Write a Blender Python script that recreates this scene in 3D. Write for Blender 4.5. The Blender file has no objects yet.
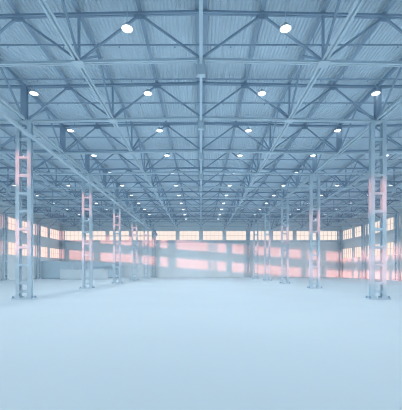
import bpy, math, random
from mathutils import Vector, Matrix
random.seed(4)
S = bpy.context.scene
COL = S.collection

# ------------------------------------------------------------------ photograph geometry
F = 319.3                # focal length in pixels of the 402 x 410 frame
HY, CX = 269.4, 201.0    # vanishing point
CAM_Z = 2.016
Y0, Y1 = -14.3, 81.7     # front and back walls
XW = 36.0                # side walls
ROWS = [15.7 + 6 * k for k in range(11)]      # roof truss rows
DEPTH = 2.35             # truss depth

def zb(x):               # height of the bottom chord line across the three shallow gables
    u = abs(((x + 12) % 24) - 12)
    return 12.33 - .02 * u
def zt(x): return zb(x) + DEPTH
def px(x, y): return CX + F * x / y
def py(z, y): return HY - F * (z - CAM_Z) / y

# ------------------------------------------------------------------ materials
def mat(name, col, rough=.6, spec=.3, var=.04, scale=.6, metal=0, bump=0):
    m = bpy.data.materials.new(name); m.use_nodes = True
    nt = m.node_tree; b = nt.nodes['Principled BSDF']
    b.inputs['Roughness'].default_value = rough
    b.inputs['Specular IOR Level'].default_value = spec
    b.inputs['Metallic'].default_value = metal
    tc = nt.nodes.new('ShaderNodeNewGeometry')
    n = nt.nodes.new('ShaderNodeTexNoise'); n.inputs['Scale'].default_value = scale; n.inputs['Detail'].default_value = 4
    nt.links.new(tc.outputs['Position'], n.inputs['Vector'])
    r = nt.nodes.new('ShaderNodeValToRGB')
    r.color_ramp.elements[0].position = .3; r.color_ramp.elements[1].position = .7
    r.color_ramp.elements[0].color = tuple(c * (1 - var) for c in col) + (1,)
    r.color_ramp.elements[1].color = tuple(min(1, c * (1 + var)) for c in col) + (1,)
    nt.links.new(n.outputs['Fac'], r.inputs['Fac']); nt.links.new(r.outputs['Color'], b.inputs['Base Color'])
    if bump:
        bp = nt.nodes.new('ShaderNodeBump'); bp.inputs['Strength'].default_value = bump; bp.inputs['Distance'].default_value = .01
        nt.links.new(n.outputs['Fac'], bp.inputs['Height']); nt.links.new(bp.outputs['Normal'], b.inputs['Normal'])
    return m

STEEL = mat('pale_blue_steel', (.64, .78, .87), .5, .35)
DARK = mat('blue_grey_steel', (.37, .50, .64), .55, .3)
DECK = mat('roof_deck_paint', (.72, .85, .95), .55, .25, .02, .35)
WALL = mat('wall_paint', (.82, .93, .97), .7, .2, .03, .25)
FLOOR = mat('sealed_floor', (.57, .69, .75), .7, .15, .025, .12, bump=.05)
CABIN = mat('cabin_panel', (.66, .82, .91), .65, .2, .02)
PANEL = mat('partition_panel', (.80, .91, .96), .65, .2, .02)
FRAME = mat('window_frame_glare_tint', (.80, .74, .72), .5, .3, .02)  # pale pink puts the glare of the bright sky into the frame colour
HOUSE = mat('lamp_housing', (.55, .66, .74), .4, .4, .02)

def emit(name, col, s):
    m = bpy.data.materials.new(name); m.use_nodes = True
    nt = m.node_tree; nt.nodes.clear()
    o = nt.nodes.new('ShaderNodeOutputMaterial'); e = nt.nodes.new('ShaderNodeEmission')
    e.inputs['Color'].default_value = col + (1,); e.inputs['Strength'].default_value = s
    nt.links.new(e.outputs[0], o.inputs[0]); m.cycles.emission_sampling = 'NONE'; return m
WEB = mat('purlin_web_lightened', (.68, .80, .88), .5, .3, .01)  # web colour lightened to make up for the weak light on its sides
LAMP = emit('lamp_glow', (.95, .98, 1.0), 3.2)

def glass():
    m = bpy.data.materials.new('window_glass'); m.use_nodes = True
    nt = m.node_tree; nt.nodes.clear()
    o = nt.nodes.new('ShaderNodeOutputMaterial'); t = nt.nodes.new('ShaderNodeBsdfTransparent')
    g = nt.nodes.new('ShaderNodeBsdfGlossy'); g.inputs['Roughness'].default_value = .05
    x = nt.nodes.new('ShaderNodeMixShader'); x.inputs[0].default_value = .05
    t.inputs[0].default_value = (.98, .97, .97, 1)
    nt.links.new(t.outputs[0], x.inputs[1]); nt.links.new(g.outputs[0], x.inputs[2]); nt.links.new(x.outputs[0], o.inputs[0])
    return m
GLASS = glass()

# ------------------------------------------------------------------ mesh helpers
class MB:
    def __init__(s): s.v = []; s.f = []
    def add(s, vs, fs):
        n = len(s.v); s.v += [tuple(v) for v in vs]; s.f += [tuple(i + n for i in f) for f in fs]
    def box(s, x0, x1, y0, y1, z0, z1):
        s.add([(x0,y0,z0),(x1,y0,z0),(x1,y1,z0),(x0,y1,z0),(x0,y0,z1),(x1,y0,z1),(x1,y1,z1),(x0,y1,z1)],
              [(3,2,1,0),(4,5,6,7),(0,1,5,4),(1,2,6,5),(2,3,7,6),(3,0,4,7)])
    def prism(s, prof, p, q, up=(0,0,1)):
        """extrude a closed 2D profile (u sideways, v up) from p to q"""
        p, q = Vector(p), Vector(q); d = (q - p).normalized(); up = Vector(up)
        side = d.cross(up)
        if side.length < 1e-4: side = d.cross(Vector((0,1,0)))
        side.normalize(); u2 = side.cross(d).normalized(); n = len(prof)
        vs = [p + side*a + u2*b for a, b in prof] + [q + side*a + u2*b for a, b in prof]
        fs = [(i, (i+1) % n, (i+1) % n + n, i + n) for i in range(n)]
        fs += [tuple(range(n-1, -1, -1)), tuple(range(n, 2*n))]
        s.add(vs, fs)
    def bar(s, p, q, w, h, up=(0,0,1)):
        s.prism([(-w/2,-h/2),(w/2,-h/2),(w/2,h/2),(-w/2,h/2)], p, q, up)
    def ibeam(s, p, q, w, h, t=.025, up=(0,0,1)):
        a, b = w/2, h/2
        s.prism([(-a,-b),(a,-b),(a,-b+t),(t/2,-b+t),(t/2,b-t),(a,b-t),(a,b),(-a,b),(-a,b-t),(-t/2,b-t),(-t/2,-b+t),(-a,-b+t)], p, q, up)
    def angle(s, p, q, w, h, t, sgn, up=(0,0,1)):
        """L section: upright leg near the centre, foot at the bottom pointing outwards (sgn)"""
        pr = [(0,0),(w*sgn,0),(w*sgn,t),(t*sgn,t),(t*sgn,h),(0,h)]
        s.prism(pr, p, q, up)
    def tube(s, p, q, r, n=10):
        s.prism([(r*math.cos(2*math.pi*i/n), r*math.sin(2*math.pi*i/n)) for i in range(n)], p, q)
    def lathe(s, prof, c, n=20, axis='z', cap=True):
        vs = []; c = Vector(c)
        for r, h in prof:
            for i in range(n):
                a = 2*math.pi*i/n
                o = Vector((r*math.cos(a), r*math.sin(a), h))
                if axis == 'y': o = Vector((o.x, o.z, o.y))
                vs.append(c + o)
        fs = [(k*n+i, k*n+(i+1) % n, (k+1)*n+(i+1) % n, (k+1)*n+i) for k in range(len(prof)-1) for i in range(n)]
        if cap: fs += [tuple(range(n-1, -1, -1)), tuple(range((len(prof)-1)*n, len(prof)*n))]
        s.add(vs, fs)
    def build(s, name, m, parent=None, loc=None, fix=True):
        me = bpy.data.meshes.new(name); me.from_pydata(s.v, [], s.f); me.materials.append(m)
        if fix:
            import bmesh
            b = bmesh.new(); b.from_mesh(me); bmesh.ops.recalc_face_normals(b, faces=b.faces); b.to_mesh(me); b.free()
        o = bpy.data.objects.new(name, me); COL.objects.link(o)
        if parent: o.parent = parent
        if loc: o.location = loc
        return o

def tag(o, label=None, cat=None, group=None, kind=None):
    if label: o['label'] = label
    if cat: o['category'] = cat
    if group: o['group'] = group
    if kind: o['kind'] = kind
    return o
def empty(name, loc=(0,0,0)):
    o = bpy.data.objects.new(name, None); o.location = loc; o.empty_display_size = .2; COL.objects.link(o); return o
KIDS = {}
def kids(o): return [c for c in o.children]
def copy_tree(o, parent=None):
    c = o.copy(); COL.objects.link(c)
    if parent: c.parent = parent
    for ch in kids(o): copy_tree(ch, c)
    return c
ORD = ['nearest', 'second', 'third', 'fourth', 'fifth', 'sixth', 'seventh', 'eighth', 'ninth', 'tenth', 'eleventh', 'twelfth', 'thirteenth', 'fourteenth', 'fifteenth', 'sixteenth'] + ['seventeenth', 'eighteenth', 'nineteenth', 'twentieth', 'twenty-first', 'twenty-second']
def order(i): return 'nearest' if i == 0 else ORD[i] + ' nearest'

# ------------------------------------------------------------------ setting
b = MB(); b.box(-XW-.4, XW+.4, Y0-.4, Y1+.4, -.3, 0)
tag(b.build('floor', FLOOR), 'bare pale blue sealed concrete floor of the empty hall', 'floor', kind='structure')

# ribbed roof deck, ribs running along the hall
b = MB(); vs = []; P = .20
n = int(round(2*XW / P))
for i in range(n):
    x = -XW + i*P
    for dx, dz in ((0, 0), (.09, 0), (.12, .06), (.17, .06)):
        vs.append((x+dx, zt(x+dx) + .42 + dz))
vs.append((XW, zt(XW) + .42))
m_ = len(vs)
b.v = [(x, Y0, z) for x, z in vs] + [(x, Y1, z) for x, z in vs]
b.f = [(i, i+m_, i+1+m_, i+1) for i in range(m_-1)]
b.box(-XW-.4, XW+.4, Y0-.4, Y1+.4, 15.32, 15.5)
tag(b.build('ceiling', DECK), 'pale blue ribbed metal roof deck over the hall', 'ceiling', kind='structure')

ZL = (4.75, 7.25); ZU = (9.45, 11.9); ZTOP = 15.32
YS = [Y1 - 6*(i+1) for i in range(16)]       # 6 m window modules along the side walls
def mod_gap(y):                              # window post half-widths, shaped to place the sun patches and their gaps
    k = round((Y1 - y) / 6)
    return .15 if k % 2 == 0 else (.62 if 60 < y < 66 else .42 if y > 50 else .12)
for side, sx in (('left', -1), ('right', 1)):
    b = MB(); xa, xb = sorted((sx*XW, sx*(XW+.35)))
    for z0, z1 in ((0, ZL[0]), (ZL[1], ZU[0]), (ZU[1], ZTOP)):
        b.box(xa, xb, Y0-.35, Y1+.35, z0, z1)
    for z0, z1 in (ZL, ZU):
        edges = sorted([Y0] + [y + 6 for y in YS])
        for y in edges:
            g = mod_gap(y)
            b.box(xa, xb, max(y-g, Y0-.35), min(y+g, Y1+.35), z0, z1)
    tag(b.build('wall_' + side, WALL), 'pale blue %s side wall with two strips of windows' % side, 'wall', kind='structure')
b = MB(); b.box(-XW, XW, Y1, Y1+.35, 0, ZU[0]); b.box(-XW, XW, Y1, Y1+.35, ZU[1], ZTOP)
XS = [-36 + 6*i for i in range(13)]
def xgap(x): return .42 if abs(x) < 36 else .55
for x in XS: b.box(max(-XW, x-xgap(x)), min(XW, x+xgap(x)), Y1, Y1+.35, ZU[0], ZU[1])
tag(b.build('wall_back', WALL), 'pale blue end wall with one high strip of windows', 'wall', kind='structure')
b = MB(); b.box(-XW-.35, XW+.35, Y0-.35, Y0, 0, ZTOP)
tag(b.build('wall_front', WALL), 'plain pale blue wall behind the viewer', 'wall', kind='structure')

b = MB(); b.box(-11.4, 11.4, Y1-.22, Y1-.002, 9.0, 9.22)
b.box(-11.4, 11.4, Y1-.1, Y1-.002, 8.85, 9.0)
tag(b.build('trim_1', STEEL), 'narrow steel ledge under the end wall windows between the middle columns', 'ledge', kind='structure')
for i, (xa, xb) in enumerate(((-35.3, -12.6), (12.6, 35.3))):
    b = MB(); b.box(xa, xb, Y1-.1, Y1-.002, 9.12, 9.26)
    tag(b.build('trim_%d' % (i+2), STEEL), 'narrow window ledge on the %s part of the end wall' % ('left', 'right')[i], 'ledge', kind='structure')

WN = [0]
def window_mesh(w, h, cols, rows):
    """frame and mullions in the XZ plane, centre at the origin"""
    f = MB(); t, d = .07, .05
    f.box(-w/2, w/2, -d, d, -h/2, -h/2+t); f.box(-w/2, w/2, -d, d, h/2-t, h/2)
    f.box(-w/2, -w/2+t, -d, d, -h/2+t, h/2-t); f.box(w/2-t, w/2, -d, d, -h/2+t, h/2-t)
    for i in range(1, cols): x = -w/2 + w*i/cols; f.box(x-.018, x+.018, -d*.8, d*.8, -h/2+t, h/2-t)
    for j in range(1, rows): z = -h/2 + h*j/rows; f.box(-w/2+t, w/2-t, -d*.75, d*.75, z-.025, z+.025)
    p = MB(); p.box(-w/2+.03, w/2-.03, -.006, .006, -h/2+.03, h/2-.03)
    return f, p
def window(x, y, z, w, h, rot, label):
    WN[0] += 1
    key = (round(w, 3), round(h, 3))
    if key not in KIDS:
        f, p = window_mesh(w, h, 5, 2)
        fo = f.build('window_%d' % WN[0], FRAME); po = p.build('pane', GLASS, fo)
        KIDS[key] = fo; o = fo
    else:
        o = copy_tree(KIDS[key]); o.name = 'window_%d' % WN[0]
    o.location = (x, y, z); o.rotation_euler = (0, 0, rot)
    tag(o, label, 'window', 'windows of the hall', 'structure')
for i, x in enumerate(XS[:-1]):
    a, c = x + xgap(x), x + 6 - xgap(x+6)
    window((a+c)/2, Y1+.17, sum(ZU)/2, c-a, ZU[1]-ZU[0], 0,
           'high end wall window, %s from the left corner' % ('first' if i == 0 else ORD[i]))
for sx in (-1, 1):
    for zi, zz in enumerate((ZL, ZU)):
        for i, y in enumerate(YS):
            a, c = y + mod_gap(y), y + 6 - mod_gap(y+6)
            window(sx*(XW+.17), (a+c)/2, sum(zz)/2, c-a, zz[1]-zz[0], math.pi/2,
                   '%s row window in the %s wall, %s from the far corner' % (('lower', 'upper')[zi], 'left' if sx < 0 else 'right', 'first' if i == 0 else ORD[i]))

# ------------------------------------------------------------------ ladder columns
def make_column():
    root = empty('lattice_column'); H = 12.0
    for s in (-1, 1):
        l = MB(); l.ibeam((s*.39, .17, .12), (s*.39, .17, H), .25, .34, .03, up=(0, 1, 0)); l.build('leg', STEEL, root)
    zs = [.50, 1.09] + [1.09 + 1.211*k for k in range(1, 9)]
    for z in zs:
        t = MB()
        for y in (.012, .328): t.box(-.263, .263, y-.012+.0, y+.012, z-.09, z+.09)
        t.box(-.263, .263, .024, .316, z-.02, z+.02)
        t.build('batten', STEEL, root)
    p = MB(); p.box(-.72, .72, -.16, .50, 0, .08)
    for s in (-1, 1):
        for y in (-.06, .40): p.box(s*.39-.2, s*.39+.2, y-.02, y+.02, .08, .20)
    p.build('base_plate', STEEL, root)
    for sx in (-1, 1):
        for y in (-.06, .40):
            a = MB(); a.lathe([(.085, .08), (.085, .14), (.05, .14), (.05, .22)], (sx*.64, y, 0), 8); a.build('anchor_bolt', DARK, root)
    c = MB(); c.box(-.56, .56, -.05, .39, H, H+.05); c.build('cap_plate', STEEL, root)
    return root
col0 = make_column(); used = False
def place_column(x, y, label, group, rot=0):
    global used
    o = col0 if not used else copy_tree(col0)
    used = True
    o.location = (x, y, 0); o.rotation_euler = (0, 0, rot)
    tag(o, label, 'column', group)
rows_c = [21.7 + 12*k for k in range(5)]
for i, y in enumerate(rows_c):
    for sx in (-1, 1):
        place_column(sx*12, y-.17, 'pale blue steel ladder column standing %s in the %s row' % (order(i), 'left' if sx < 0 else 'right'), 'free standing ladder columns')
for sx in (-1, 1):
    s = 'left' if sx < 0 else 'right'
    place_column(sx*12, Y1-.62, 'steel ladder column against the end wall, ending the %s column row' % s, 'ladder columns against the walls')
    place_column(sx*35.2, Y1-.62, 'steel ladder column in the far %s corner of the hall' % s, 'ladder columns against the walls')
    for i, y in enumerate((57.7, 69.7)):
        place_column(sx*35.55, y, 'steel ladder column against the %s wall, %s the corner' % (s, ('two bays before', 'one bay before')[i]), 'ladder columns against the walls', sx*math.pi/2)

# ------------------------------------------------------------------ transverse roof trusses (one per bay and row)
def make_truss():
    r = empty('roof_truss')
    def Z(x): return 12.33 - .02*abs(x)
    b_ = MB(); t_ = MB()
    for s in (-1, 1):
        for sg in (-1, 1):
            b_.angle((0, sg*.02, Z(0)-.09), (s*11.78, sg*.02, Z(11.78)-.09), .10, .17, .02, -sg*s*1.0)
            t_.angle((0, sg*.02, Z(0)+DEPTH-.09), (s*11.78, sg*.02, Z(11.78)+DEPTH-.09), .09, .16, .02, -sg*s*1.0)
    b_.build('bottom_chord', STEEL, r); t_.build('top_chord', DARK, r)
    for s in (-1, 1):
        for xa, xb in ((0, 3), (3, 6), (6, 9), (9, 11.7)):
            za = Z(xa) + (.06 if xa % 6 == 0 else DEPTH-.08); zc = Z(xb) + (.06 if xb in (6, 11.7) else DEPTH-.08)
            if xb == 11.7: zc = Z(xb) + .14
            d = MB(); d.bar((s*xa, 0, za), (s*xb, 0, zc), .04, .11, (0, 0, 1)); d.bar((s*xa, 0, za-.05), (s*xb, 0, zc-.05), .11, .02, (0, 0, 1))
            d.build('diagonal', DARK, r)
    for x in (-6, 0, 6):
        p = MB(); p.bar((x, 0, Z(x)+.08), (x, 0, Z(x)+DEPTH-.08), .11, .11); p.build('post', DARK, r)
    for x in (-9, -3, 3, 9):
        g = MB(); g.box(x-.28, x+.28, -.018, .018, Z(x)+DEPTH-.30, Z(x)+DEPTH+.05); g.build('gusset_plate', DARK, r)
    for x in (-6, 6):
        g = MB(); g.box(x-.27, x+.27, -.27, .27, Z(x)-.13, Z(x)-.093); g.build('splice_plate', STEEL, r)
    h = MB(); h.box(-.20, .20, -.13, .13, Z(0)-.80, Z(0)-.12); h.box(-.27, .27, -.16, .16, Z(0)-.12, Z(0)-.093)
    h.build('hanger_bracket', STEEL, r)
    return r
tr0 = make_truss(); ok = False
bn = {0: 'middle bay', -24: 'left bay', 24: 'right bay'}
cnt = {0: 0, -24: 0, 24: 0}
for y in ROWS:
    for cx in (0, -24, 24):
        if cx and F*12/y > 200: continue
        o = tr0 if not ok else copy_tree(tr0); ok = True
        o.location = (cx, y, 0)
        tag(o, 'blue steel roof truss spanning the %s, %s to the viewer' % (bn[cx], order(cnt[cx])), 'roof truss', 'roof trusses across the hall')
        cnt[cx] += 1

# ------------------------------------------------------------------ girders along the hall under the roof
def girder(x, first, label):
    r = empty('lattice_girder', (x, 0, 0)); z = zb(x); wide = abs(x) == 12; e = Y1 - .05
    y0 = first
    c = MB()
    if x % 24 == 0:
        c.ibeam((0, y0, z-.20), (0, e, z-.20), .15, .18, .03)
    elif wide:
        for s in (-1, 1): c.angle((s*.10, y0, z-.03), (s*.10, e, z-.03), .10, .22, .02, s)
    else:
        for s in (-1, 1): c.angle((s*.055, y0, z-.075), (s*.055, e, z-.075), .10, .16, .02, s)
    c.build('bottom_chord', STEEL, r)
    if x % 24 != 0:
        ys = [y for y in [9.7] + ROWS if y >= first-.1] + [e]
        for ya, yb in zip(ys[:-1], ys[1:]):
            m = (ya+yb)/2
            for p, q in (((ya, z+.12), (m, z+DEPTH-.05)), ((m, z+DEPTH-.05), (yb, z+.12))):
                d = MB(); d.bar((0, p[0], p[1]), (0, q[0], q[1]), .10, .10); d.build('diagonal', DARK, r)
    if wide:
        for y in ROWS:
            p = MB(); p.ibeam((0, y, z-.0+.0), (0, y, z+DEPTH+.08), .38, .30, .03, up=(0, 1, 0)); p.build('post', DARK, r)
        t = MB(); t.bar((0, y0, z+DEPTH), (0, e, z+DEPTH), .14, .18); t.build('top_chord', DARK, r)
    tag(r, label, 'girder', 'girders running along the hall')
for s, sn in ((-1, 'left'), (1, 'right')):
    girder(6*s, 9.7, 'long lattice girder halfway between the roof ridge and the %s column row' % sn)
    girder(12*s, 15.7, 'long heavy girder with posts along the top of the %s column row' % sn)
    girder(18*s, 27.7, 'long lattice girder under the %s bay roof, first outside the column row' % sn)
    girder(24*s, 33.7, 'long slim beam along the middle of the %s bay roof' % sn)
    girder(30*s, 45.7, 'long lattice girder under the %s bay roof, nearest the %s wall' % (sn, sn))
girder(0, 9.7, 'long slim beam along the hall straight under the roof ridge')

# ------------------------------------------------------------------ purlins under the deck
k = 0
for i in range(-11, 12):
    x = 3*i; z = zt(x) + .09 + .16
    w, h = (.60, .31) if x == 0 else (.20, .31)
    o = empty('purlin', (x, 0, z))
    b = MB(); b.box(-.03, .03, 3, Y1-.02, -h/2+.03, h/2-.02); b.box(-w/2, w/2, 3, Y1-.02, h/2-.02, h/2); b.build('web', WEB, o)
    b = MB(); b.box(-w/2, w/2, 3, Y1-.02, -h/2, -h/2+.03); b.build('bottom_flange', DARK, o)  # shading contrast put into the colours: darker flange under the lightened web
    where = 'along the roof ridge' if i == 0 else '%s one to the %s of the ridge' % (('first' if abs(i) == 1 else ORD[abs(i)-1]), 'left' if i < 0 else 'right')
    tag(o, 'dark blue roof purlin running the hall length, ' + where, 'purlin', 'purlins under the roof deck')

# ------------------------------------------------------------------ sprinkler pipes across the hall
si = 0
for y in ROWS:
    for dy in (1.5, 4.6):
        yy = y + dy
        w = min(35.9, 215*yy/F)
        r = empty('sprinkler_pipe', (0, yy, 14.1))
        b = MB(); b.tube((-w, 0, 0), (w, 0, 0), .045, 8); b.build('pipe', DARK, r)
        for x in [3*q for q in range(-11, 12) if abs(3*q) < w]:
            hg = MB(); hg.bar((x+.06, 0, .04), (x+.06, 0, zt(x)+.09-14.1), .015, .015); hg.build('hanger_rod', DARK, r)
        if si < 8:
            x = -1.4 - 3*int((w-1)/3)
            while x < w - .2:
                if x > -w + .2:
                    h = MB(); h.lathe([(.022, -.04), (.022, -.12), (.045, -.125), (.045, -.14)], (x, 0, 0), 8); h.build('sprinkler_head', DARK, r)
                x += 3
        tag(r, 'thin pipe hung across the hall under the roof, %s to the viewer' % order(si), 'pipe', 'thin pipes across the hall')
        si += 1

# ------------------------------------------------------------------ round pendant lamps
LAMP_W = 1050
def make_lamp():
    r = empty('pendant_lamp')
    h = MB(); h.lathe([(.275, 0), (.28, .03), (.27, .06), (.20, .12), (.11, .17), (.09, .26), (.03, .28)], (0, 0, 0), 24); h.build('housing', HOUSE, r)
    d = MB(); d.lathe([(.26, -.002), (.24, -.02), (.15, -.035), (.01, -.04)], (0, 0, 0), 24); d.build('diffuser', LAMP, r)
    c = MB(); c.tube((0, 0, .28), (0, 0, 1.12), .012, 6); c.build('cord', STEEL, r)
    sl = bpy.data.lights.new('lamp_light', 'SPOT'); sl.energy = LAMP_W; sl.color = (.94, .965, 1.0)
    sl.spot_size = math.radians(152); sl.spot_blend = .35; sl.shadow_soft_size = .28
    sl.use_nodes = True; ln = sl.node_tree; le = ln.nodes['Emission']; lf = ln.nodes.new('ShaderNodeLightFalloff')
    lf.inputs['Strength'].default_value = 1; lf.inputs['Smooth'].default_value = 200; ln.links.new(lf.outputs['Quadratic'], le.inputs['Strength'])
    so = bpy.data.objects.new('lamp_light', sl); COL.objects.link(so); so.parent = r; so.location = (0, 0, -.06)
    return r
l0 = make_lamp(); ok = False
LX = [-4, 4, -12, 12, -20, 20, -28, 28]; LSP = 7.64 / 8
where = {-28: 'outer row of the left bay', -20: 'inner row of the left bay', -12: 'row beside the left columns', -4: 'row left of the ridge',
         4: 'row right of the ridge', 12: 'row beside the right columns', 20: 'inner row of the right bay', 28: 'outer row of the right bay'}
lc = {x: 0 for x in LX}
for kk in range(-2, 11):
    y = 15.4 + 6*kk
    for x in LX:
        X = x*LSP + .26; z = 13.62 if kk == 0 else 13.80 if kk == 1 else 13.92
        vis = kk >= 0 and 0 < px(X, y) < 402
        o = l0 if not ok else copy_tree(l0); ok = True
        o.location = (X, y, z)
        if vis:
            lab = 'round white pendant lamp, %s of the %s' % ('nearest' if lc[x] == 0 else ORD[lc[x]], where[x]); lc[x] += 1
        else:
            lab = 'round white pendant lamp outside the picture, above or beside the viewer'
        tag(o, lab, 'lamp', 'round lamps under the roof' if vis else 'lamps outside the picture')

# ------------------------------------------------------------------ duct on the left column row, wall pipe
r = empty('air_duct', (-11.28, 0, 10.85))
b = MB()
b.tube((0, 12, 0), (0, Y1-1.0, 0), .13, 14); b.build('duct_pipe', STEEL, r)
for y in rows_c + [Y1-.9]:
    c = MB(); c.box(-.28, .02, y-.05 if y < 80 else y-.02, y+.03, -.19, -.13); c.box(-.28, -.22, y-.05 if y < 80 else y-.02, y+.03, -.13, .12)
    c.build('bracket', DARK, r)
b = MB(); b.lathe([(.13, -1.3), (.42, -1.2), (.48, -1.1), (.48, -.75), (.30, -.66)], (-.2, Y1, 0), 20, 'y'); b.build('end_drum', STEEL, r)
tag(r, 'long pale duct running beside the left column row to the end wall', 'duct')

r = empty('wall_pipe', (0, Y1-.25, 10.55))
b = MB(); b.tube((-30, 0, 0), (-12.7, 0, 0), .07, 8); b.build('pipe', DARK, r)
for x in (-30, -24, -18):
    c = MB(); c.box(x-.06, x+.06, -.05, .25, -.12, -.07); c.build('bracket', DARK, r)
tag(r, 'thin horizontal pipe crossing the end wall windows left of the middle', 'pipe')

# ------------------------------------------------------------------ low cabins in the far left corner
def cabin(name, x0, x1, y0, y1, h, label, seams, cat, CABIN=CABIN):
    r = empty(name, ((x0+x1)/2, (y0+y1)/2, 0)); cx, cy = (x0+x1)/2, (y0+y1)/2
    b = MB(); b.box(x0-cx, x1-cx, y0-cy, y1-cy, .1, h); b.build('body', CABIN, r)
    t = MB(); t.box(x0-cx-.04, x1-cx+.04, y0-cy-.05, y1-cy, h, h+.10); t.build('roof_panel', CABIN, r)
    q = MB(); q.box(x0-cx+.05, x1-cx-.05, y0-cy+.05, y1-cy-.05, 0, .1); q.build('plinth', DARK, r)
    for s in seams:
        j = MB(); j.box(s-cx-.03, s-cx+.03, y0-cy-.025, y0-cy, .1, h); j.build('joint_strip', CABIN, r)
    tag(r, label, cat)
cabin('site_cabin', -35.95, -28.4, 70.7, 76.5, 3.75, 'tall plain pale blue cabin standing against the left wall', (-31.5,), 'cabin')
cabin('partition_block', -28.3, -20.4, 76.6, 80.9, 3.85, 'pale blue block set back against the end wall beside the tall cabin', (-25.5, -23), 'partition')
cabin('low_partition', -28.7, -19.6, 65.0, 67.5, 1.90, 'low long pale blue box in front of the tall cabin', (-25.7, -22.7), 'partition', PANEL)
b = MB(); b.box(-28.3, -18.5, 76.28, 76.54, 2.62, 2.80)
for x in (-28.2, -23.4, -18.6): b.box(x-.05, x+.05, 76.36, 76.46, 0, 2.62)
tag(b.build('guard_rail', STEEL), 'thin pale rail in front of the block by the end wall', 'rail')

# ------------------------------------------------------------------ sky and sun
w = bpy.data.worlds.new('sky'); S.world = w; w.use_nodes = True
nt = w.node_tree; bg = nt.nodes['Background']
tc = nt.nodes.new('ShaderNodeTexCoord'); sp = nt.nodes.new('ShaderNodeSeparateXYZ'); cr = nt.nodes.new('ShaderNodeValToRGB')
mr = nt.nodes.new('ShaderNodeMapRange'); mr.inputs['From Min'].default_value = -1; mr.inputs['From Max'].default_value = 1
nt.links.new(tc.outputs['Generated'], sp.inputs[0]); nt.links.new(sp.outputs['Z'], mr.inputs['Value']); nt.links.new(mr.outputs[0], cr.inputs[0])
e = cr.color_ramp.elements
e[0].position = .49; e[0].color = (.30, .42, .52, 1)
e[1].position = .505; e[1].color = (1.0, .86, .77, 1)
n = e.new(.58); n.color = (1.0, .885, .80, 1)
n = e.new(.68); n.color = (.62, .74, .88, 1)
n = e.new(1.0); n.color = (.35, .55, .85, 1)
nt.links.new(cr.outputs[0], bg.inputs[0]); bg.inputs[1].default_value = 1.15; w.cycles.sampling_method = 'NONE'

sun = bpy.data.lights.new('sun', 'SUN'); sun.energy = 4.9; sun.color = (1.0, .31, .23); sun.angle = math.radians(.8)
so = bpy.data.objects.new('sun', sun); COL.objects.link(so)
d = Vector((.848, .53, -.0653)).normalized()
so.rotation_euler = d.to_track_quat('-Z', 'Y').to_euler(); so.location = (-60, -40, 30)

# ------------------------------------------------------------------ camera
cam = bpy.data.cameras.new('camera'); co = bpy.data.objects.new('camera', cam); COL.objects.link(co)
co.location = (0, 0, CAM_Z); co.rotation_euler = (math.pi/2, 0, 0)
cam.sensor_fit = 'AUTO'; cam.sensor_width = 36; cam.lens = 36*F/410
cam.shift_y = (HY-205)/410; cam.clip_end = 400
S.camera = co
S.cycles.filter_width = 1.1
S.view_settings.view_transform = 'Standard'; S.view_settings.look = 'None'
S.view_settings.gamma = 1; S.view_settings.use_curve_mapping = False; S.view_settings.exposure = 0
